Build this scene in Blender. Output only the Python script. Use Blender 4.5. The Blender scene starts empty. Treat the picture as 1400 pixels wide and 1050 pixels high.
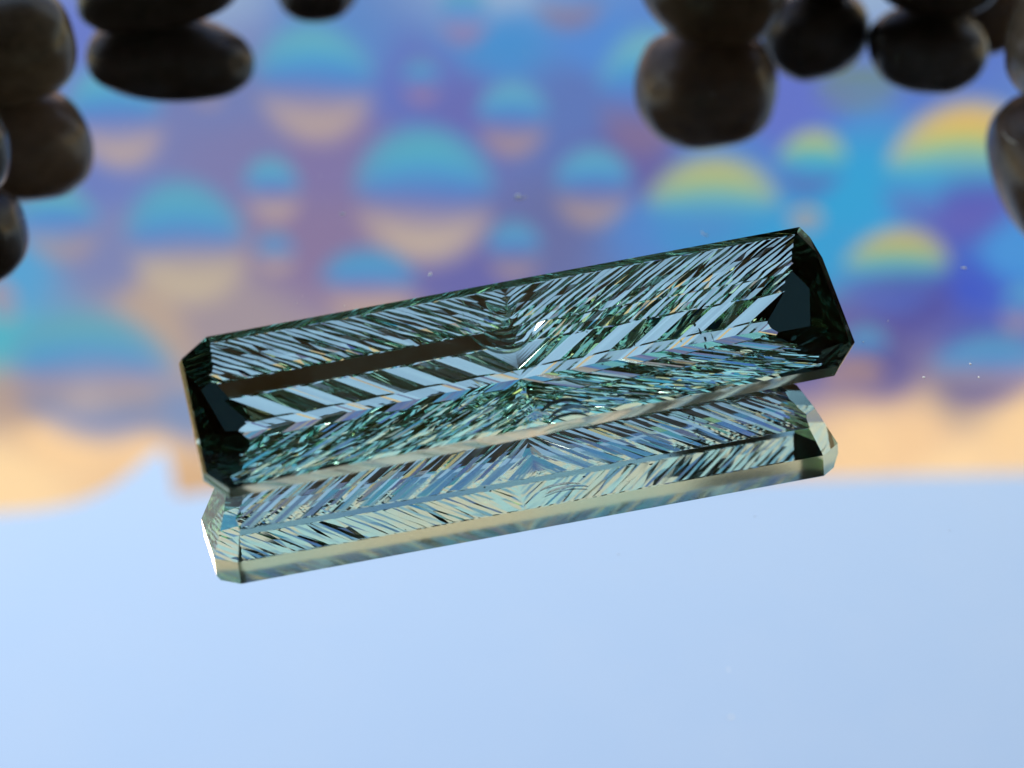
import bpy, bmesh, math, random
from mathutils import Vector, Matrix, noise

# ------------------------------------------------------------------ camera, sky, sun, exposure
MM = 0.001                                   # everything below is written in millimetres
sc = bpy.context.scene
COL = sc.collection
rnd = random.Random(7)

cam_d = bpy.data.cameras.new("camera")
cam_d.sensor_width = 36.0
cam_d.lens = 66.857                          # 2600 px focal length on a 1400 px wide frame
cam_d.clip_start = 0.002
cam_d.clip_end = 100.0
cam = bpy.data.objects.new("camera", cam_d)
COL.objects.link(cam)
cam.location = (-0.73 * MM, -65.74 * MM, 57.88 * MM)
cam.rotation_euler = (math.pi / 2 - 0.70003, -0.0014, 0.0)
cam_d.dof.use_dof = True
cam_d.dof.focus_distance = 88.5 * MM
cam_d.dof.aperture_fstop = 66.857 / 2.0
sc.camera = cam

SUN_EL, SUN_AZ = math.radians(41), math.radians(-30)     # azimuth clockwise from +Y
world = bpy.data.worlds.new("World")
sc.world = world
world.use_nodes = True
wn = world.node_tree
sky = wn.nodes.new("ShaderNodeTexSky")
sky.sky_type = 'NISHITA'
sky.sun_disc = False
sky.sun_elevation = SUN_EL
sky.sun_rotation = SUN_AZ
sky.altitude = 0
sky.air_density = 2.0
sky.dust_density = 0.0
sky.ozone_density = 0.0
bgn = wn.nodes["Background"]
bgn.inputs["Strength"].default_value = 0.15
wn.links.new(sky.outputs["Color"], bgn.inputs["Color"])

sun_d = bpy.data.lights.new("sun", 'SUN')
sun_d.energy = 4.0
sun_d.angle = math.radians(5)
sun_d.color = (1.0, 0.95, 0.88)
sun = bpy.data.objects.new("sun", sun_d)
COL.objects.link(sun)
sdir = Vector((math.sin(SUN_AZ) * math.cos(SUN_EL), math.cos(SUN_AZ) * math.cos(SUN_EL), math.sin(SUN_EL)))
sun.rotation_euler = sdir.to_track_quat('Z', 'Y').to_euler()

sc.view_settings.view_transform = 'Standard'
sc.view_settings.look = 'None'
sc.view_settings.gamma = 1.0
sc.view_settings.exposure = 0.25
sc.render.engine = 'CYCLES'
sc.cycles.max_bounces = 28
sc.cycles.transmission_bounces = 28
sc.cycles.glossy_bounces = 16
sc.cycles.diffuse_bounces = 3
sc.cycles.caustics_reflective = True
sc.cycles.caustics_refractive = True
sc.cycles.blur_glossy = 0.0
sc.cycles.sample_clamp_indirect = 8.0


# ------------------------------------------------------------------ helpers
def link(name, me, mat, parent=None):
    o = bpy.data.objects.new(name, me)
    COL.objects.link(o)
    if mat is not None:
        me.materials.clear()
        me.materials.append(mat)
    if parent is not None:
        o.parent = parent
    return o


def obj(name, bm, mat, parent=None, smooth=False):
    me = bpy.data.meshes.new(name)
    bm.normal_update()
    for f in bm.faces:
        f.smooth = smooth
    bm.to_mesh(me)
    bm.free()
    return link(name, me, mat, parent)


def tag(o, label, cat, group=None):
    o["label"] = label
    o["category"] = cat
    if group:
        o["group"] = group


def empty(name, loc):
    o = bpy.data.objects.new(name, None)
    o.empty_display_size = 0.005
    COL.objects.link(o)
    o.location = loc
    return o


class Nodes:
    """small shorthand for building a node tree"""

    def __init__(self, tree):
        self.t = tree

    def new(self, kind, **kw):
        n = self.t.nodes.new(kind)
        for k, v in kw.items():
            setattr(n, k, v)
        return n

    def put(self, sock, v):
        if isinstance(v, bpy.types.NodeSocket):
            self.t.links.new(v, sock)
        else:
            sock.default_value = v

    def math(self, op, a, b=0.0, c=0.0, clamp=False):
        n = self.new("ShaderNodeMath", operation=op, use_clamp=clamp)
        for i, v in enumerate((a, b, c)):
            self.put(n.inputs[i], v)
        return n.outputs[0]

    def vmath(self, op, a, b=None, scale=None):
        n = self.new("ShaderNodeVectorMath", operation=op)
        self.put(n.inputs[0], a)
        if b is not None:
            self.put(n.inputs[1], b)
        if scale is not None:
            self.put(n.inputs["Scale"], scale)
        return n.outputs["Value"] if op in ("DISTANCE", "LENGTH", "DOT_PRODUCT") else n.outputs["Vector"]

    def mix(self, f, a, b):
        n = self.new("ShaderNodeMix", data_type='RGBA')
        self.put(n.inputs[0], f)
        self.put(n.inputs[6], a)
        self.put(n.inputs[7], b)
        return n.outputs[2]

    def noise(self, vec, scale, detail=3.0, rough=0.5):
        n = self.new("ShaderNodeTexNoise")
        self.put(n.inputs["Vector"], vec)
        n.inputs["Scale"].default_value = scale
        n.inputs["Detail"].default_value = detail
        n.inputs["Roughness"].default_value = rough
        return n

    def ramp(self, f, stops):
        n = self.new("ShaderNodeValToRGB")
        self.put(n.inputs[0], f)
        els = n.color_ramp.elements
        while len(els) < len(stops):
            els.new(0.5)
        for e, (p, c) in zip(els, stops):
            e.position = p
            e.color = (*c, 1.0) if len(c) == 3 else c
        return n.outputs[0]


def material(name):
    m = bpy.data.materials.new(name)
    m.use_nodes = True
    nt = m.node_tree
    return m, Nodes(nt), nt.nodes["Principled BSDF"], nt.nodes["Material Output"]


def rgba(c):
    return (c[0], c[1], c[2], 1.0)


# ------------------------------------------------------------------ materials
def mirror_material():
    m, N, p, out = material("mirror_glass")
    co = N.new("ShaderNodeTexCoord").outputs["Object"]
    p.inputs["Metallic"].default_value = 1.0
    p.inputs["Base Color"].default_value = (0.96, 0.88, 0.88, 1)
    n = N.noise(co, 140.0, 5.0, 0.65)
    p.inputs["Roughness"].default_value = 0.0
    # a thin uneven film of fingerprints and dust
    film = N.new("ShaderNodeBsdfDiffuse")
    film.inputs["Color"].default_value = (0.75, 0.75, 0.75, 1)
    mx = N.new("ShaderNodeMixShader")
    f = N.math('MULTIPLY', N.math('SUBTRACT', n.outputs["Fac"], 0.42, clamp=True), 0.14)
    N.put(mx.inputs[0], f)
    N.t.links.new(p.outputs[0], mx.inputs[1])
    N.t.links.new(film.outputs[0], mx.inputs[2])
    N.t.links.new(mx.outputs[0], out.inputs["Surface"])
    return m


def gem_material(name, tint):
    """clear blue-green crystal: the stone tints light at every inside hit, its outer polish does not"""
    m, N, p, out = material(name)
    N.t.nodes.remove(p)
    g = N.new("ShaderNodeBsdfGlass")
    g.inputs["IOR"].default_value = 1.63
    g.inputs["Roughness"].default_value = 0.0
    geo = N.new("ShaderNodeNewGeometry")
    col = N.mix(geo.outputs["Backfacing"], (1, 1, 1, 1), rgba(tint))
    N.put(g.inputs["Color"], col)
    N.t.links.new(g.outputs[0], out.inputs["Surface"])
    return m


def cleft_material(name, col):
    """a thin air-filled cleft: it mirrors light inside the stone"""
    m, N, p, out = material(name)
    co = N.new("ShaderNodeTexCoord").outputs["Object"]
    n = N.noise(co, 4000.0, 3.0)
    N.put(p.inputs["Base Color"], N.ramp(n.outputs["Fac"], [(0.3, tuple(c * 0.7 for c in col)), (0.7, col)]))
    p.inputs["Metallic"].default_value = 1.0
    p.inputs["Roughness"].default_value = 0.12
    return m


def frosted_material():
    """the ground girdle: part clear, part a pale cream frosting that glows with the light inside the stone"""
    m, N, p, out = material("frosted_girdle")
    N.t.nodes.remove(p)
    g = N.new("ShaderNodeBsdfGlass")
    g.inputs["IOR"].default_value = 1.63
    g.inputs["Roughness"].default_value = 0.18
    g.inputs["Color"].default_value = (1.0, 0.86, 0.72, 1)
    tr = N.new("ShaderNodeBsdfTranslucent")
    co = N.new("ShaderNodeTexCoord").outputs["Object"]
    n = N.noise(co, 2500.0, 4.0)
    N.put(tr.inputs["Color"], N.ramp(n.outputs["Fac"], [(0.3, (0.93, 0.80, 0.68)), (0.7, (1.0, 0.95, 0.88))]))
    mx = N.new("ShaderNodeMixShader")
    mx.inputs[0].default_value = 0.05
    N.t.links.new(g.outputs[0], mx.inputs[1])
    N.t.links.new(tr.outputs[0], mx.inputs[2])
    sheen = N.new("ShaderNodeBsdfGlossy")
    sheen.inputs["Color"].default_value = (1.0, 0.90, 0.76, 1)
    sheen.inputs["Roughness"].default_value = 0.3
    mx2 = N.new("ShaderNodeMixShader")
    mx2.inputs[0].default_value = 0.03
    N.t.links.new(mx.outputs[0], mx2.inputs[1])
    N.t.links.new(sheen.outputs[0], mx2.inputs[2])
    N.t.links.new(mx2.outputs[0], out.inputs["Surface"])
    return m


def pebble_material(name, dark, pale, scale):
    m, N, p, out = material(name)
    co = N.new("ShaderNodeTexCoord").outputs["Object"]
    a = N.noise(co, 180.0 * scale, 6.0, 0.6)
    b = N.noise(co, 900.0 * scale, 4.0, 0.7)
    f = N.math('MULTIPLY_ADD', b.outputs["Fac"], 0.5, N.math('MULTIPLY', a.outputs["Fac"], 0.6))
    N.put(p.inputs["Base Color"], N.ramp(f, [(0.3, dark), (0.75, pale)]))
    p.inputs["Roughness"].default_value = 0.27
    p.inputs["Specular IOR Level"].default_value = 0.5
    bp = N.new("ShaderNodeBump")
    bp.inputs["Strength"].default_value = 0.25
    bp.inputs["Distance"].default_value = 0.00008
    N.put(bp.inputs["Height"], b.outputs["Fac"])
    N.put(p.inputs["Normal"], bp.outputs[0])
    return m


def plain_material(name, col, rough, scale=1500.0):
    m, N, p, out = material(name)
    co = N.new("ShaderNodeTexCoord").outputs["Object"]
    n = N.noise(co, scale, 4.0)
    d = tuple(c * 0.75 for c in col)
    N.put(p.inputs["Base Color"], N.ramp(n.outputs["Fac"], [(0.3, d), (0.7, col)]))
    p.inputs["Roughness"].default_value = rough
    return m

# ------------------------------------------------------------------ data
# colours of the card print by place on the card (mm), its drops (centre, radii, upper rim, upper, lower colour), its upper edge
CARD_FIELD = [
 (-52.1,63.3, 0.141,0.205,0.578),
 (-21.3,64.4, 0.114,0.262,0.578),
 (-39.1,74.1, 0.171,0.223,0.468),
 (-14.0,70.8, 0.127,0.181,0.515),
 (-0.7,66.5, 0.070,0.283,0.624),
 (10.6,66.5, 0.091,0.262,0.644),
 (-9.4,76.4, 0.141,0.162,0.456),
 (-25.4,84.4, 0.216,0.191,0.392),
 (-37.2,83.8, 0.202,0.212,0.423),
 (-58.4,87.3, 0.156,0.223,0.527),
 (-67.4,87.9, 0.141,0.305,0.610),
 (-70.9,102.8, 0.102,0.376,0.658),
 (-75.3,116.0, 0.091,0.468,0.578),
 (-57.5,102.8, 0.209,0.250,0.468),
 (-42.8,110.7, 0.352,0.305,0.342),
 (-26.2,97.8, 0.246,0.198,0.352),
 (-5.9,102.9, 0.144,0.150,0.402),
 (6.4,96.6, 0.141,0.171,0.376),
 (9.0,76.4, 0.114,0.195,0.485),
 (16.1,84.5, 0.138,0.138,0.376),
 (38.0,76.5, 0.127,0.181,0.578),
 (28.9,84.5, 0.091,0.242,0.610),
 (45.0,86.9, 0.042,0.361,0.658),
 (39.1,97.9, 0.045,0.352,0.658),
 (19.6,95.4, 0.091,0.254,0.610),
 (52.4,90.5, 0.053,0.352,0.680),
 (61.0,94.2, 0.084,0.098,0.468),
 (70.2,100.5, 0.070,0.305,0.701),
 (66.0,106.9, 0.058,0.112,0.565),
 (57.2,110.9, 0.093,0.093,0.352),
 (66.7,117.7, 0.091,0.122,0.429),
 (53.1,120.4, 0.120,0.117,0.332),
 (44.2,117.6, 0.141,0.141,0.376),
 (65.7,125.4, 0.376,0.314,0.305),
 (60.2,133.4, 0.922,0.644,0.361),
 (75.8,133.4, 0.956,0.687,0.376),
 (52.6,134.9, 0.956,0.680,0.376),
 (66.9,140.9, 1.000,0.730,0.402),
 (-55.2,125.9, 0.546,0.402,0.283),
 (-68.8,136.1, 0.973,0.687,0.376),
 (-73.0,128.0, 0.445,0.342,0.296),
 (-50.3,112.0, 0.468,0.381,0.314),
 (-80.7,146.8, 1.000,0.745,0.413),
 (-56.7,137.6, 0.956,0.672,0.376),
 (-0.7,134.8, 0.913,0.631,0.352),
 (-0.7,120.3, 0.223,0.205,0.352),
 (-28.5,134.7, 0.913,0.631,0.352),
 (-22.1,117.5, 0.402,0.328,0.328),
 (27.1,134.8, 0.913,0.631,0.352),
 (26.0,117.6, 0.156,0.171,0.376),
 (55.9,66.6, 0.102,0.188,0.578),
 (22.9,66.6, 0.102,0.242,0.610),
 (-51.8,143.8, 0.680,0.456,0.262),
 (-50.1,128.8, 0.205,0.305,0.515),
 (-100.0,2.0, 1.000,0.708,0.617),  # from here the unseen foot: colours added for the gem to pick up
 (-100.0,9.0, 1.000,0.708,0.617),
 (-60.0,2.0, 1.000,0.708,0.617),
 (-60.0,9.0, 1.000,0.708,0.617),
 (-20.0,2.0, 1.000,0.708,0.617),
 (-20.0,9.0, 1.000,0.708,0.617),
 (20.0,2.0, 1.000,0.708,0.617),
 (20.0,9.0, 1.000,0.708,0.617),
 (60.0,2.0, 1.000,0.708,0.617),
 (60.0,9.0, 1.000,0.708,0.617),
 (100.0,2.0, 1.000,0.708,0.617),
 (100.0,9.0, 1.000,0.708,0.617),
 (-90.0,22.0, 0.672,0.761,0.855),
 (-90.0,38.0, 0.672,0.761,0.855),
 (-45.0,22.0, 0.672,0.761,0.855),
 (-45.0,38.0, 0.672,0.761,0.855),
 (0.0,22.0, 0.672,0.761,0.855),
 (0.0,38.0, 0.672,0.761,0.855),
 (45.0,22.0, 0.672,0.761,0.855),
 (45.0,38.0, 0.672,0.761,0.855),
 (90.0,22.0, 0.672,0.761,0.855),
 (90.0,38.0, 0.672,0.761,0.855),
 (-90.0,52.0, 0.305,0.445,0.631),
 (-90.0,56.0, 0.305,0.445,0.631),
 (-45.0,52.0, 0.305,0.445,0.631),
 (-45.0,56.0, 0.305,0.445,0.631),
 (0.0,52.0, 0.305,0.445,0.631),
 (0.0,56.0, 0.305,0.445,0.631),
 (45.0,52.0, 0.305,0.445,0.631),
 (45.0,56.0, 0.305,0.445,0.631),
 (90.0,52.0, 0.305,0.445,0.631),
 (90.0,56.0, 0.305,0.445,0.631),
 (-190.0,100.0, 0.352,0.402,0.578),
 (-190.0,30.0, 0.305,0.445,0.631),
]
BUBBLES = [
 (-26.4,72.8,7.1,8.6, (0.165,0.456,0.485),(0.080,0.381,0.624),(0.089,0.223,0.610),(0.485,0.392,0.352), 0.95),
 (-53.1,78.0,5.8,7.7, (0.165,0.456,0.485),(0.080,0.381,0.624),(0.089,0.223,0.610),(0.485,0.392,0.352), 0.95),
 (-12.5,90.7,8.8,10.7, (0.117,0.434,0.485),(0.080,0.381,0.624),(0.089,0.223,0.610),(0.546,0.456,0.352), 0.95),
 (-45.9,98.6,7.6,10.1, (0.133,0.413,0.491),(0.080,0.381,0.624),(0.089,0.223,0.610),(0.552,0.479,0.352), 0.95),
 (-63.3,95.2,5.1,6.4, (0.202,0.479,0.376),(0.080,0.381,0.624),(0.089,0.223,0.610),(0.352,0.305,0.352), 0.95),
 (-33.2,89.5,3.6,5.1, (0.165,0.456,0.485),(0.080,0.381,0.624),(0.089,0.223,0.610),(0.485,0.392,0.352), 0.85),
 (-33.7,100.0,2.7,3.3, (0.227,0.275,0.392),(0.080,0.381,0.624),(0.089,0.223,0.610),(0.485,0.402,0.352), 0.85),
 (-6.7,62.5,3.0,4.2, (0.202,0.392,0.366),(0.080,0.381,0.624),(0.089,0.223,0.610),(0.305,0.205,0.376), 0.85),
 (-12.4,72.2,2.4,3.3, (0.198,0.262,0.366),(0.080,0.381,0.624),(0.089,0.223,0.610),(0.328,0.223,0.352), 0.85),
 (-0.5,78.1,4.4,5.7, (0.178,0.402,0.491),(0.080,0.381,0.624),(0.089,0.223,0.610),(0.376,0.283,0.305), 0.95),
 (10.5,89.0,5.0,6.3, (0.153,0.381,0.491),(0.080,0.381,0.624),(0.089,0.223,0.610),(0.376,0.305,0.305), 0.95),
 (-0.2,99.7,3.6,5.1, (0.156,0.305,0.434),(0.080,0.381,0.624),(0.089,0.223,0.610),(0.352,0.283,0.328), 0.85),
 (6.7,59.7,4.4,4.7, (0.127,0.262,0.515),(0.080,0.381,0.624),(0.089,0.223,0.610),(0.242,0.205,0.305), 0.95),
 (-20.8,105.5,6.2,6.0, (0.109,0.275,0.491),(0.080,0.381,0.624),(0.089,0.223,0.610),(0.485,0.376,0.328), 0.95),
 (17.1,74.2,5.8,9.4, (0.216,0.474,0.468),(0.080,0.381,0.624),(0.089,0.223,0.610),(0.223,0.171,0.305), 0.95),
 (27.0,92.9,8.3,8.6, (0.578,0.485,0.156),(0.305,0.515,0.262),(0.065,0.434,0.617),(0.061,0.305,0.610), 0.90),
 (39.9,85.1,4.2,5.2, (0.610,0.485,0.156),(0.188,0.515,0.305),(0.065,0.434,0.617),(0.102,0.156,0.456), 0.90),
 (40.0,94.2,2.4,2.0, (0.376,0.352,0.305),(0.376,0.352,0.305),(0.376,0.352,0.305),(0.402,0.352,0.305), 0.76),
 (60.1,86.9,9.1,11.0, (0.913,0.456,0.102),(0.402,0.578,0.188),(0.065,0.434,0.617),(0.127,0.141,0.485), 0.95),
 (53.7,103.3,6.8,7.2, (0.680,0.402,0.156),(0.305,0.515,0.188),(0.065,0.434,0.617),(0.091,0.156,0.515), 0.90),
 (44.9,73.1,5.3,3.1, (0.171,0.262,0.223),(0.156,0.262,0.262),(0.156,0.262,0.262),(0.171,0.262,0.223), 0.85),
 (50.8,117.4,3.4,4.4, (0.136,0.287,0.332),(0.080,0.381,0.624),(0.089,0.223,0.610),(0.171,0.171,0.328), 0.66),
 (69.6,121.2,7.8,6.7, (0.127,0.235,0.434),(0.080,0.381,0.624),(0.089,0.223,0.610),(0.127,0.127,0.352), 0.85),
 (72.5,109.6,2.7,4.0, (0.136,0.352,0.515),(0.080,0.381,0.624),(0.089,0.223,0.610),(0.402,0.328,0.305), 0.76),
 (-73.5,108.7,2.3,3.4, (0.402,0.305,0.352),(0.402,0.305,0.352),(0.402,0.305,0.352),(0.402,0.305,0.352), 0.76),
 (-62.5,123.0,11.4,12.2, (0.168,0.429,0.413),(0.080,0.381,0.624),(0.089,0.223,0.610),(0.114,0.242,0.515), 0.85),
 (49.9,122.5,4.5,3.4, (0.456,0.305,0.242),(0.456,0.305,0.242),(0.456,0.305,0.242),(0.485,0.328,0.262), 0.57),
 (-40.6,73.9,2.1,2.2, (0.305,0.262,0.352),(0.305,0.262,0.352),(0.305,0.262,0.352),(0.376,0.305,0.328), 0.76),
]
CARD_TOP = [(-208.5,151.7), (-104.4,150.8), (-81.3,150.5), (-74.3,149.7), (-68.3,148.1), (-63.4,145.3), (-58.9,141.4), (-55.6,138.0), (-53.5,136.9), (-53.0,140.7), (-52.9,146.9), (-46.3,145.7), (-32.6,144.6), (-0.8,143.9), (33.2,143.2), (47.9,142.7), (61.4,142.1), (78.3,141.7), (106.5,141.5)]  # left end carried on out of view to shade the pebbles
DUST = [(-9.61, 16.9, .14), (-.33, 18.6, .16), (8.05, -14.8, .04), (7.92, -17.25, .06), (-4.8, 11.6, .1), (21.5, 3.5, .05), (18.9, 3.5, .07), (21.3, 4.5, .05), (22.4, 12.2, .1)]

def card_material():
    """the flat print of the backdrop card: a field of blended colours with round drops printed over it"""
    m, N, p, out = material("iridescent_print")
    co = N.new("ShaderNodeTexCoord").outputs["Object"]
    mm = N.vmath('SCALE', co, scale=1000.0)
    flat = N.vmath('MULTIPLY', mm, (1, 0, 1))
    nz = N.noise(flat, 0.035, 2.0)
    off = N.vmath('SCALE', N.vmath('SUBTRACT', nz.outputs["Color"], (0.5, 0.5, 0.5)), scale=14.0)
    q = N.vmath('MULTIPLY', N.vmath('ADD', flat, off), (1, 0, 1))
    csum, wsum = None, None
    for x, z, r, g, b in CARD_FIELD:
        d = N.vmath('DISTANCE', q, (x, 0, z))
        w = N.math('POWER', N.math('MULTIPLY_ADD', d, d, 9.0), -2.2)
        c = N.vmath('SCALE', (r, g, b), scale=w)
        csum = c if csum is None else N.vmath('ADD', csum, c)
        wsum = w if wsum is None else N.math('ADD', wsum, w)
    base = N.vmath('SCALE', csum, scale=N.math('DIVIDE', 1.0, wsum))

    g = bpy.data.node_groups.new("printed_drop", 'ShaderNodeTree')
    for nm, ty in (("Coord", 'NodeSocketVector'), ("Under", 'NodeSocketColor'), ("Centre", 'NodeSocketVector'), ("InvSize", 'NodeSocketVector'),
                   ("Rim", 'NodeSocketColor'), ("Mid", 'NodeSocketColor'), ("Deep", 'NodeSocketColor'), ("Low", 'NodeSocketColor'), ("Strength", 'NodeSocketFloat')):
        g.interface.new_socket(nm, in_out='INPUT', socket_type=ty)
    g.interface.new_socket("Color", in_out='OUTPUT', socket_type='NodeSocketColor')
    G = Nodes(g)
    gi, go = G.new("NodeGroupInput"), G.new("NodeGroupOutput")
    I = gi.outputs
    uv = G.vmath('MULTIPLY', G.vmath('SUBTRACT', I["Coord"], I["Centre"]), I["InvSize"])
    r = G.vmath('LENGTH', uv)
    sep = G.new("ShaderNodeSeparateXYZ")
    G.put(sep.inputs[0], uv)
    inside = G.math('MULTIPLY', G.math('SUBTRACT', 1.2, r), 2.2, clamp=True)
    half = G.math('SQRT', G.math('MAXIMUM', G.math('SUBTRACT', 1.0, G.math('MULTIPLY', sep.outputs[0], sep.outputs[0])), 0.04))
    v = G.math('MULTIPLY', G.math('DIVIDE', sep.outputs[2], G.math('MULTIPLY_ADD', half, 0.8, 0.2)), -1.0)      # +1 on the upper rim as seen in the mirror
    def fade(a0, a1):                                    # 0 at height a0, 1 at height a1
        n = G.new("ShaderNodeMapRange", interpolation_type='SMOOTHSTEP')
        G.put(n.inputs["Value"], v)
        n.inputs["From Min"].default_value = a0
        n.inputs["From Max"].default_value = a1
        return n.outputs["Result"]
    neg = G.math('MULTIPLY', v, -1.0)
    k = G.math('MULTIPLY', inside, I["Strength"])
    c1 = G.mix(G.math('MULTIPLY', G.math('MULTIPLY', fade(-0.45, 0.35), k), 0.85), I["Under"], I["Deep"])
    c2 = G.mix(G.math('MULTIPLY', fade(-0.05, 0.70), k), c1, I["Mid"])
    c2 = G.mix(G.math('MULTIPLY', G.math('MULTIPLY', fade(0.40, 0.95), k), 0.9), c2, I["Rim"])
    n = G.new("ShaderNodeMapRange", interpolation_type='SMOOTHSTEP')
    G.put(n.inputs["Value"], neg)
    n.inputs["From Min"].default_value = -0.12
    n.inputs["From Max"].default_value = 0.85
    c3 = G.mix(G.math('MULTIPLY', n.outputs["Result"], k), c2, I["Low"])
    G.put(go.inputs[0], c3)

    col = base
    for x, z, rx, rz, a, b, dp, d, st in BUBBLES:
        n = N.new("ShaderNodeGroup")
        n.node_tree = g
        N.put(n.inputs["Coord"], flat)
        N.put(n.inputs["Under"], col)
        n.inputs["Centre"].default_value = (x, 0, z)
        n.inputs["InvSize"].default_value = (1 / rx, 0, 1 / rz)
        n.inputs["Rim"].default_value = rgba(a)
        n.inputs["Mid"].default_value = rgba(b)
        n.inputs["Deep"].default_value = rgba(dp)
        n.inputs["Low"].default_value = rgba(d)
        n.inputs["Strength"].default_value = st
        col = n.outputs[0]
    ink = N.new("ShaderNodeVectorMath", operation='MULTIPLY')
    N.put(ink.inputs[0], col)
    ink.inputs[1].default_value = CARD_INK
    N.put(p.inputs["Base Color"], ink.outputs[0])
    p.inputs["Roughness"].default_value = 0.55
    p.inputs["Specular IOR Level"].default_value = 0.2
    # the film lets daylight through from behind
    tr = N.new("ShaderNodeBsdfTranslucent")
    N.put(tr.inputs["Color"], ink.outputs[0])
    mx = N.new("ShaderNodeMixShader")
    mx.inputs[0].default_value = 0.75
    N.t.links.new(p.outputs[0], mx.inputs[1])
    N.t.links.new(tr.outputs[0], mx.inputs[2])
    N.t.links.new(mx.outputs[0], out.inputs["Surface"])
    return m


GEM_H = 4.60
BEVEL = 50
GEM_TINT = (0.75, 0.94, 0.865)
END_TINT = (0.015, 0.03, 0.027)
CARD_INK = (0.86, 0.91, 0.99)
M_mirror = mirror_material()
M_gem = gem_material("teal_crystal", GEM_TINT)
M_girdle = frosted_material()
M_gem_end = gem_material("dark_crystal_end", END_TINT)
M_card = card_material()
M_edge = plain_material("ground_glass_edge", (0.25, 0.33, 0.32), 0.4)
M_table = plain_material("dark_tabletop", (0.035, 0.03, 0.027), 0.6, 60.0)
M_dust = plain_material("dust", (1.0, 0.99, 0.97), 0.55)
M_dust.node_tree.nodes["Principled BSDF"].inputs["Metallic"].default_value = 0.85
M_incl = plain_material("dark_inclusion", (0.02, 0.035, 0.035), 0.6)
M_feather = cleft_material("pale_cleft", (0.80, 0.95, 0.84))
M_feather_blue = cleft_material("blue_cleft", (0.55, 0.72, 0.85))
M_pebble = [pebble_material("dark_brown_stone", (0.035, 0.024, 0.017), (0.17, 0.118, 0.078), 1.0),
            pebble_material("black_stone", (0.010, 0.009, 0.009), (0.06, 0.05, 0.043), 1.3),
            pebble_material("grey_brown_stone", (0.045, 0.033, 0.023), (0.20, 0.145, 0.10), 0.8)]


# ------------------------------------------------------------------ the setting: tabletop, mirror, backdrop card
def box(bm, x0, x1, y0, y1, z0, z1, bev=0.0):
    vs = [bm.verts.new((x * MM, y * MM, z * MM)) for x in (x0, x1) for y in (y0, y1) for z in (z0, z1)]
    for a, b, c, d in ((0, 1, 3, 2), (4, 6, 7, 5), (0, 4, 5, 1), (2, 3, 7, 6), (0, 2, 6, 4), (1, 5, 7, 3)):
        bm.faces.new([vs[i] for i in (a, b, c, d)])
    if bev:
        bmesh.ops.bevel(bm, geom=bm.edges[:], offset=bev * MM, segments=2, affect='EDGES')


bm = bmesh.new()
box(bm, -420, 420, -260, 420, -30, -4.0)
t = obj("tabletop", bm, M_table)
t["kind"] = "structure"

SHADE_ROOF = 12
# added out of view to darken gem and pebbles: boarded wall behind, roof overhead
M_board = plain_material("dark_shade_boards", (0.045, 0.036, 0.03), 0.7, 6.0)
bm = bmesh.new()
for k in range(24):
    box(bm, -3600 + k * 300, -3604 + k * 300 + 296, -1230 - 6 * (k % 2), -1200 - 6 * (k % 2), -760, 1690)
t = obj("added_shade_wall", bm, M_board)
t["kind"] = "structure"
bm = bmesh.new()
for k in range(SHADE_ROOF):
    box(bm, -3600, 3600, -1180 + k * 150, -1184 + (k + 1) * 150, 1700 + 5 * (k % 2), 1722 + 5 * (k % 2))
t = obj("added_shade_roof", bm, plain_material("brown_shade_boards", (0.72, 0.54, 0.38), 0.7, 6.0))  # added overhead, unseen; its brown is picked for the band inside the gem
t["kind"] = "structure"

bm = bmesh.new()
box(bm, -100, 100, -95, 100, -4.0, 0, 0.5)
mir = obj("mirror", bm, M_mirror)
tag(mir, "flat frameless mirror plate lying under the blue-green gem and the pebbles", "mirror")

# backdrop card: a bent sheet standing upright behind the mirror, its upper edge torn at one side
YB = 150.0
bm = bmesh.new()
top = CARD_TOP
foot = [bm.verts.new((x * MM, 0, -4 * MM)) for x, z in top]
head = [bm.verts.new((x * MM, 0, z * MM)) for x, z in top]
for i in range(len(top) - 1):
    bm.faces.new((foot[i], foot[i + 1], head[i + 1], head[i]))
card = obj("backdrop_card", bm, M_card)
card.location = (0, YB * MM, 0)
tag(card, "upright iridescent card printed with round water drops, seen blurred in the mirror", "backdrop card")


# ------------------------------------------------------------------ pebbles on the mirror
def pebble(x, y, rx, ry, rz, rot, seed, mat, label):
    bm = bmesh.new()
    bmesh.ops.create_icosphere(bm, subdivisions=5, radius=1.0)
    off = Vector((seed * 3.7, seed * 1.3, seed * 2.1))
    for v in bm.verts:
        p = v.co.copy()
        k = 1.0 + 0.10 * noise.noise(p * 0.9 + off) + 0.03 * noise.noise(p * 2.3 + off)
        e = 0.86
        q = Vector([math.copysign(abs(c) ** e, c) for c in p])
        v.co = Vector((q.x * rx, q.y * ry, q.z * rz)) * k * MM
    R = Matrix.Rotation(rot[2], 4, 'Z') @ Matrix.Rotation(rot[1], 4, 'Y') @ Matrix.Rotation(rot[0], 4, 'X')
    bmesh.ops.transform(bm, matrix=R, verts=bm.verts[:])
    lo = min(v.co.z for v in bm.verts)
    for v in bm.verts:
        v.co.z -= lo
    o = obj("pebble", bm, mat, smooth=True)
    o.location = (x * MM, y * MM, 0.01 * MM)
    tag(o, label, "pebble", "dark pebbles along the back of the mirror")
    return o


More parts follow.
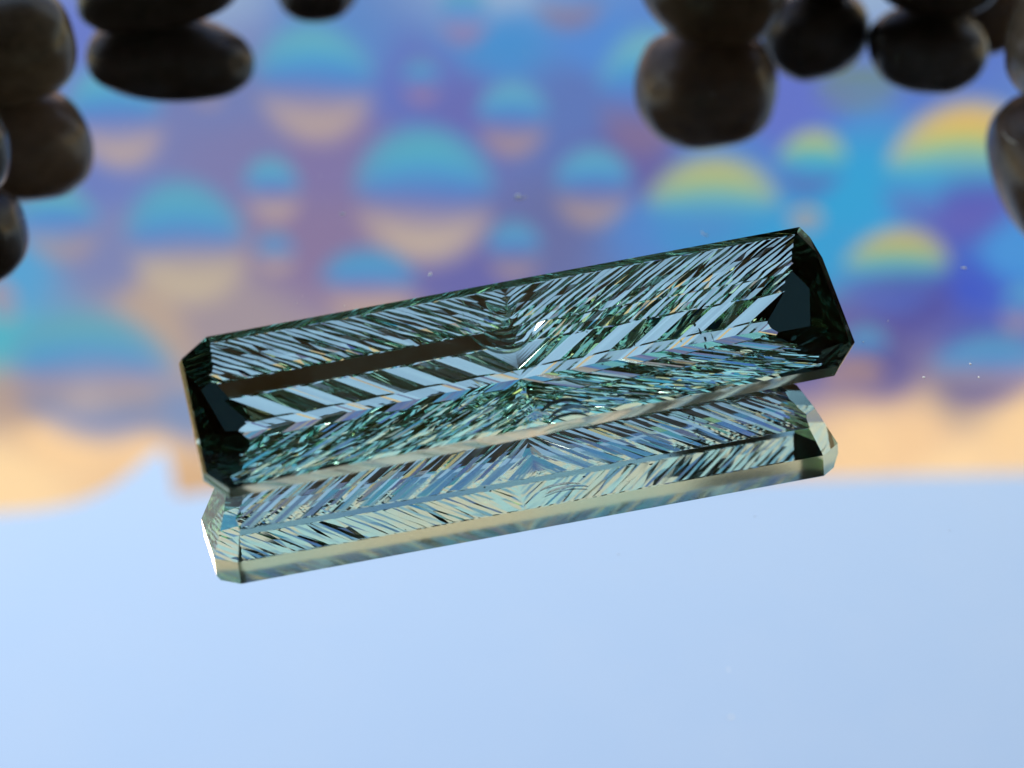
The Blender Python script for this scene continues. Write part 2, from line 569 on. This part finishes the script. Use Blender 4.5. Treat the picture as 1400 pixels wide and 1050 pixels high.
# x, y, rx, ry, rz, rotation, seed, material, label
PEBBLES = [
    (-29.2, 28.8, 3.7, 3.3, 3.3, (0, 0, .3), 1, M_pebble[2], "grey-brown pebble cut by the frame's upper left corner"),
    (-22.0, 37.2, 5.2, 3.0, 2.35, (0, -.12, .15), 2, M_pebble[1], "wide flat dark pebble over a black oval reflection, near the upper left"),
    (-13.4, 45.8, 2.7, 2.4, 2.1, (0, 0, 0), 3, M_pebble[1], "pebble mostly above the frame, right of the wide flat one"),
    (-29.4, 19.0, 2.3, 2.3, 2.7, (0, 0, 0), 4, M_pebble[1], "black pebble half out of frame at the left edge below the corner stone"),
    (11.5, 36.0, 4.4, 4.0, 3.7, (0, .05, .2), 5, M_pebble[0], "large round brown pebble with a round dark reflection right of centre"),
    (18.5, 41.0, 3.4, 2.8, 2.75, (0, 0, .5), 6, M_pebble[1], "small round pebble just right of the large round brown one"),
    (25.3, 38.6, 3.6, 2.7, 2.55, (0, 0, -.2), 7, M_pebble[1], "low dark pebble second from the right edge"),
    (31.2, 28.0, 3.3, 4.6, 4.9, (0, .38, .15), 8, M_pebble[2], "tall leaning grey-brown pebble cut by the frame's right edge"),
    (29.6, 43.6, 3.0, 2.6, 2.6, (0, 0, .1), 9, M_pebble[0], "brown pebble peeping from behind, between the low dark one and the tall right one"),
]
for a in PEBBLES:
    pebble(*a)


# ------------------------------------------------------------------ the gem
GL, GW = 30.0, 7.32                      # length and width of the girdle outline
WALL = 1.02                              # height of the polished girdle
CH = dict(TL=(1.387, .942), TR=(.75, 1.55), BR=(1.30, 1.22), BL=(.932, 1.034))   # clipped corners
# half profile of the underside, girdle first and keel last: distance from the middle, depth, which grooves are cut there
ROWS_NEAR = [(GW / 2, -WALL, 0), (GW / 2 - .03, -WALL - .04, 0), (2.88, -2.22, 0), (2.83, -2.27, 1), (2.1, -3.07, 1), (1.32, -3.78, 1), (1.25, -3.85, 2), (0.46, -4.55, 2), (0.40, -4.59, 3), (0.0, -4.77, 3)]
ROWS_FAR = [(GW / 2, -1.16, 0), (3.63, -1.20, 4), (3.33, -1.56, 4), (3.02, -1.93, 4), (2.72, -2.27, 4), (2.45, -2.55, 4), (2.18, -2.83, 4), (2.12, -2.895, 5), (1.80, -3.22, 5), (1.48, -3.54, 5), (1.41, -3.69, 2), (0.46, -4.55, 2), (0.40, -4.59, 3), (0.0, -4.77, 3)]
FINE_IN, FINE_OUT = 0.10, 0.042
END_ANGLES = ((66, -WALL),)
KSL = 1.9                               # grooves run outwards by this much per unit of width
HALF = 0.23                              # half a groove


JIT = [random.Random(5 + k).uniform(-1, 1) for k in range(400)]


def groove(i, kind, half, j=0):
    """how far line i is cut into the stone: 0 plain, 1 fine over coarse, 2 coarse, 3 shallow coarse, 4 fine"""
    fine = (i % 2) * (1.0 + 0.6 * JIT[i % 97 + 60]) + 0.35 * JIT[i % 83 + 200] + 0.45 * JIT[(i * 7 + j * 31) % 389]
    big = 1.0 - abs(i % 10 - 5) / 5.0
    medium = 1.0 - abs(i % 6 - 3) / 3.0
    if kind == 5:
        return 0.0 if half < 0 else FINE_IN * fine
    return (0.0, 0.015 * fine + 0.09 * medium, 0.30 * big, 0.18 * big, (FINE_OUT if j < 5 else FINE_IN) * fine)[kind]


def profile_depth(y):
    rows = ROWS_FAR if y > 0 else ROWS_NEAR
    y = abs(y)
    for (b0, z0, _), (b1, z1, _) in zip(rows, rows[1:]):
        if b1 <= y <= b0:
            return z0 + (z1 - z0) * (b0 - y) / (b0 - b1)
    return rows[-1][1]


def half_solid(half):
    """one half of the grooved underside with its walls and table; half is +1 or -1"""
    bm = bmesh.new()
    n0 = -int((KSL * GW / 2 + 1.5) / HALF) - 1
    n1 = int((GL / 2 + 1.0) / HALF) + 1

    def P(i, j, sy):
        b, z, kind = (ROWS_FAR if sy > 0 else ROWS_NEAR)[j]
        s = (i + (0.18 + 0.20 * (i % 2)) * JIT[i % 211 + 90]) * HALF
        return Vector((s + KSL * b + 0.16 * (b - 1.7) ** 2 * (b > 1.7) + (0.10 * JIT[(i * 5 + j * 17) % 381] if kind in (1, 4, 5) else 0.0), sy * b, z + groove(i, kind, half, j)))
    for sy in (1, -1):
        nr = len(ROWS_FAR if sy > 0 else ROWS_NEAR)
        grid = {(i, j): bm.verts.new(P(i, j, sy)) for i in range(n0, n1 + 1) for j in range(nr)}
        wall = {i: bm.verts.new((P(i, 0, sy).x, sy * GW / 2, 0.0)) for i in range(n0, n1 + 1)}
        mid = {i: bm.verts.new((P(i, 0, sy).x - KSL * GW / 2, 0.0, 0.0)) for i in range(n0, n1 + 1)}
        for i in range(n0, n1):
            cells = [(grid[i, j], grid[i + 1, j], grid[i + 1, j + 1], grid[i, j + 1]) for j in range(nr - 1)]
            cells.append((wall[i], wall[i + 1], grid[i + 1, 0], grid[i, 0]))
            cells.append((mid[i], mid[i + 1], wall[i + 1], wall[i]))
            for c in cells:
                try:
                    bm.faces.new(c if sy > 0 else c[::-1])
                except ValueError:
                    pass
    bmesh.ops.remove_doubles(bm, verts=bm.verts[:], dist=1e-4)
    cut(bm, Vector((0, 0, 0)), Vector((-1, 0, 0)), fill=False)
    for v in bm.verts:                                   # the grooves die out on the middle line
        if abs(v.co.x) < 1e-5 and v.co.z < -0.01:
            v.co.x = 0.0
            if abs(v.co.y) < GW / 2 - 1e-4:
                v.co.z = profile_depth(v.co.y)
    if half < 0:
        for v in bm.verts:
            v.co.x = -v.co.x
    return bm


def build_gem_solid():
    bm = half_solid(1)
    other = half_solid(-1)
    tmp = bpy.data.meshes.new("join")
    other.to_mesh(tmp)
    other.free()
    bm.from_mesh(tmp)
    bpy.data.meshes.remove(tmp)
    bmesh.ops.remove_doubles(bm, verts=bm.verts[:], dist=1e-3)
    odd = [f for f in bm.faces if len(f.verts) > 3 and any(abs(v.co.x) < 1e-5 for v in f.verts) and f.calc_center_median().z < -0.9]
    bmesh.ops.triangulate(bm, faces=odd)
    # trim to the clipped-corner outline, then to the sloping facets of both ends
    l, w = GL / 2, GW / 2
    for sx in (-1, 1):
        cut(bm, Vector((sx * l, 0, 0)), Vector((sx, 0, 0)))
    for sx, sy, key in ((-1, 1, 'TL'), (1, 1, 'TR'), (1, -1, 'BR'), (-1, -1, 'BL')):
        cx, cy = CH[key]
        n = Vector((sx * cy, sy * cx, 0)).normalized()
        p = Vector((sx * (l - cx), sy * w, 0))
        cut(bm, p, n)
        for ang, dz in ((57, -WALL), (40, -2.7)):
            a = math.radians(ang)
            inset = 0 if dz == -WALL else (2.7 - WALL) / math.tan(math.radians(57))
            cut(bm, p - n * inset + Vector((0, 0, dz)), n * math.sin(a) + Vector((0, 0, -math.cos(a))))
    for sx in (-1, 1):
        n = Vector((sx, 0, 0))
        for ang, dz in END_ANGLES:
            a = math.radians(ang)
            inset = 0 if dz == -WALL else (-dz - WALL) / math.tan(math.radians(END_ANGLES[0][0]))
            cut(bm, n * (l - inset) + Vector((0, 0, dz)), n * math.sin(a) + Vector((0, 0, -math.cos(a))))
    # narrow bevels round the table at the two ends
    for sx, wd in ((1, 0.45), (-1, 0.14)):
        n = Vector((sx, 0, 0))
        a = math.radians(BEVEL)
        cut(bm, n * (l - wd), n * math.sin(a) + Vector((0, 0, math.cos(a))))
    return bm


def cut(bm, p, n, fill=True):
    bmesh.ops.bisect_plane(bm, geom=bm.verts[:] + bm.edges[:] + bm.faces[:], dist=1e-6, plane_co=p, plane_no=n, clear_outer=True)
    if fill:
        ed = [e for e in bm.edges if e.is_boundary]
        if ed:
            bmesh.ops.edgeloop_fill(bm, edges=ed)


def build_gem():
    root = empty("baguette_gem", (0, 0, 0))
    tag(root, "long clipped-corner blue-green gemstone with carved herringbone grooves lying on the mirror", "gemstone")
    bm = build_gem_solid()
    bmesh.ops.recalc_face_normals(bm, faces=bm.faces[:])
    print("GEM open edges", len([e for e in bm.edges if not e.is_manifold]), "faces", len(bm.faces))
    Mx = gem_matrix()
    names = {}
    for f in bm.faces:
        n, c = f.normal, f.calc_center_median()
        if n.z > 0.99:
            k = ("table_facet", 0)
        elif n.z > 0.3:
            k = ("bevel_facet", (round(n.x, 1), round(n.y, 1)))
        elif abs(n.z) < 0.02:
            k = ("girdle_facet", (round(n.x, 1), round(n.y, 1)))
        elif is_end(f):
            k = ("end_facet", (round(n.x, 1), round(n.y, 1), round(n.z, 1)))
        else:
            k = ("groove_facet", (f.index, round(c.x, 2), round(c.y, 2), round(c.z, 2)))
        names.setdefault(k, []).append(f)
    lowest = min((Mx @ v.co).z for v in bm.verts)
    print("GEM lowest", lowest, "parts", len(names))
    groups = sorted(names.items(), key=lambda kv: -sum(f.calc_area() for f in kv[1]))
    rest = []
    made = 0
    for (nm, key), fs in groups:
        if nm == "groove_facet" and made >= 290:
            rest += fs
            continue
        made += nm == "groove_facet"
        face_object(nm, fs, Mx, root)
    if rest:
        o = face_object("groove_facet", rest, Mx, root)
        o["kind"] = "stuff"
    bm.free()
    return root


END_N = []
for _sx in (-1, 1):
    for _a in [q[0] for q in END_ANGLES]:
        END_N.append(Vector((_sx * math.sin(math.radians(_a)), 0, -math.cos(math.radians(_a)))))
    for _sy in (-1, 1):
        _cx, _cy = CH[{(-1, 1): 'TL', (1, 1): 'TR', (1, -1): 'BR', (-1, -1): 'BL'}[(_sx, _sy)]]
        _n = Vector((_sx * _cy, _sy * _cx, 0)).normalized()
        for _a in (57, 40):
            END_N.append(_n * math.sin(math.radians(_a)) + Vector((0, 0, -math.cos(math.radians(_a)))))


def is_end(f):
    return any((f.normal - n).length < 0.01 for n in END_N)


def face_object(name, faces, Mx, root):
    vs, idx, polys = [], {}, []
    for f in faces:
        poly = []
        for v in f.verts:
            if v not in idx:
                idx[v] = len(vs)
                vs.append((Mx @ v.co) * MM)
            poly.append(idx[v])
        polys.append(poly)
    me = bpy.data.meshes.new(name)
    me.from_pydata([tuple(v) for v in vs], [], polys)
    m = M_gem
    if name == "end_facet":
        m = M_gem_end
    elif name == "girdle_facet" and faces[0].normal.y < 0.5:
        m = M_girdle
    return link(name, me, m, root)


def inside(points_faces, name, mat, root, Mx):
    """a flaw inside the stone, given as (points, faces) in the stone's own axes"""
    pts, faces = points_faces
    me = bpy.data.meshes.new(name)
    me.from_pydata([tuple((Mx @ Vector(p)) * MM) for p in pts], [], faces)
    return link(name, me, mat, root)


def arc_blade(cx, cy, r, a0, a1, width, tilt, depth, squash=1.0):
    """a curved sliver: thin, tapered at both tips, slightly dished"""
    n = 14
    pts, faces = [], []
    for k in range(n + 1):
        t = k / n
        a = math.radians(a0 + (a1 - a0) * t)
        w = width * math.sin(math.pi * min(max(t, 0.03), 0.97)) ** 0.6
        for side, lift in ((-0.5, -0.5), (0.5, 0.5)):
            rr = r + side * w
            pts.append((cx + rr * math.cos(a), cy + rr * math.sin(a) * squash, depth + lift * w * math.tan(tilt)))
    for k in range(n):
        faces.append((2 * k, 2 * k + 1, 2 * k + 3, 2 * k + 2))
    m = len(pts)
    pts += [(x, y, z - 0.015) for x, y, z in pts]
    faces += [tuple(m + i for i in reversed(f)) for f in faces]
    for k in range(n):
        faces.append((2 * k, 2 * k + 2, m + 2 * k + 2, m + 2 * k))
        faces.append((2 * k + 3, 2 * k + 1, m + 2 * k + 1, m + 2 * k + 3))
    return pts, faces


def chip(x, y, z, sx, sy, sz, seed):
    r = random.Random(seed)
    n = 6
    pts, faces = [], []
    for zz, k in ((sz / 2, 0.6), (-sz / 2, 1.0)):
        for i in range(n):
            a = 2 * math.pi * i / n
            pts.append((x + math.cos(a) * sx * k * r.uniform(.5, 1.1), y + math.sin(a) * sy * k * r.uniform(.5, 1.1), z + zz))
    faces.append(tuple(range(n)))
    faces.append(tuple(range(2 * n - 1, n - 1, -1)))
    for i in range(n):
        faces.append((i, n + i, n + (i + 1) % n, (i + 1) % n))
    return pts, faces


def flaws(root):
    Mx = gem_matrix()
    r = random.Random(3)
    # the curled cuts in the middle of the upper half
    for k in range(12):
        ring = k % 7
        inside(arc_blade(-0.35 + r.uniform(-.25, .25) + (0.25 if k > 6 else 0), 3.25 - 0.9 * (k > 8) + r.uniform(-.15, .1), 0.35 + 0.26 * ring, 205 + r.uniform(-15, 15), 318 + r.uniform(-22, 22),
                         r.uniform(.09, .16), math.radians(r.uniform(-16, 22)), -2.3 - 0.35 * ring * 0.5 - .1 * r.random()), "curved_cut", M_feather, root, Mx)
    # two crescents low in the middle
    for x, y, rr, w in ((1.0, -3.3, 1.25, .26), (1.25, -3.75, 1.3, .24), (1.1, -4.1, 1.35, .18)):
        inside(arc_blade(x, y, rr, 40, 140, w, math.radians(r.uniform(-4, 6)), -1.35, 0.8), "curved_cut", M_feather_blue, root, Mx)
    # dark specks and a short fissure right of the middle
    for x, y, sx, sy in ((8.35, -.1, .07, .22), (8.45, -.55, .10, .18), (8.3, -1.0, .06, .2), (8.5, -1.4, .05, .16), (8.2, .25, .09, .10), (5.4, .55, .10, .07), (5.7, .15, .06, .13), (5.15, -.15, .05, .12),
                         (4.7, -1.5, .16, .06), (5.6, -2.0, .12, .05), (3.2, .9, .05, .05), (10.6, .4, .05, .05), (-2.4, -1.9, .05, .08), (-2.2, -2.2, .07, .06), (-9.2, .6, .04, .04), (2.2, -2.6, .10, .04), (6.6, -1.9, .05, .05)):
        inside(chip(x, y, -1.7 + r.uniform(-.4, .4), sx, sy, .05, int(x * 100)), "dark_speck", M_incl, root, Mx)
    for x, y, sx, sy in ((8.6, -.8, .03, .3), (8.1, -.3, .18, .03), (4.9, -1.35, .12, .05), (-2.3, -2.0, .05, .05), (6.0, .3, .1, .03), (7.2, -.6, .04, .12), (1.8, 1.0, .06, .04), (-11.3, 1.8, .05, .03), (-6, 1.1, .05, .03), (11.2, -.9, .05, .03)):
        inside(chip(x, y, -1.2 + r.uniform(-.3, .3), sx, sy, .03, int(x * 100)), "pale_speck", M_feather, root, Mx)


def gem_matrix():
    yaw, tau, pit = 0.2768, 0.4125, -0.0183
    return Matrix.Translation((0, -0.25, GEM_H)) @ Matrix.Rotation(yaw, 4, 'Z') @ Matrix.Rotation(pit, 4, 'Y') @ Matrix.Rotation(tau, 4, 'X')


gem = build_gem()
flaws(gem)


# ------------------------------------------------------------------ dust on the mirror
def speck(bm, x, y, r, el, rot):
    n = 7
    z0, z1 = 0.004, 0.03
    pts = []
    for k in range(n):
        a = 2 * math.pi * k / n
        q = Vector((math.cos(a) * r * el, math.sin(a) * r, 0)) * rnd.uniform(0.6, 1.2)
        q = Matrix.Rotation(rot, 3, 'Z') @ q
        pts.append(q)
    lo = [bm.verts.new(((x + q.x) * MM, (y + q.y) * MM, z0 * MM)) for q in pts]
    hi = [bm.verts.new(((x + q.x * .6) * MM, (y + q.y * .6) * MM, z1 * MM)) for q in pts]
    bm.faces.new(hi)
    for k in range(n):
        bm.faces.new((lo[k], lo[(k + 1) % n], hi[(k + 1) % n], hi[k]))


bm = bmesh.new()
for x, y, r in DUST:
    speck(bm, x, y, r, rnd.uniform(1, 2.2), rnd.uniform(0, 3))
for _ in range(45):
    speck(bm, rnd.uniform(-30, 32), rnd.uniform(-22, 34), rnd.uniform(0.012, 0.03), rnd.uniform(1, 2), rnd.uniform(0, 3))
def fibre(bm, x, y, length, bend, rot, r=0.016):
    """a short curled lint fibre lying on the glass"""
    n, m = 8, 5
    rings = []
    for k in range(n + 1):
        t = k / n - 0.5
        px, py, pz = t * length, bend * (0.25 - t * t) * 4, 0.02 + 0.05 * (0.25 - t * t)
        c, s = math.cos(rot), math.sin(rot)
        rings.append([bm.verts.new(((x + px * c - py * s + r * math.cos(2 * math.pi * q / m) * -s) * MM, (y + px * s + py * c + r * math.cos(2 * math.pi * q / m) * c) * MM,
                                    (pz + r * math.sin(2 * math.pi * q / m)) * MM)) for q in range(m)])
    for a, b in zip(rings, rings[1:]):
        for q in range(m):
            bm.faces.new((a[q], a[(q + 1) % m], b[(q + 1) % m], b[q]))


for f in ((-.2, 18.5, .7, -.18, .3), (27.2, 24.5, 1.5, .25, 1.9), (9.4, 15.2, .5, .1, 2.2)):
    fibre(bm, *f)
d = obj("dust", bm, M_dust)
d["kind"] = "stuff"
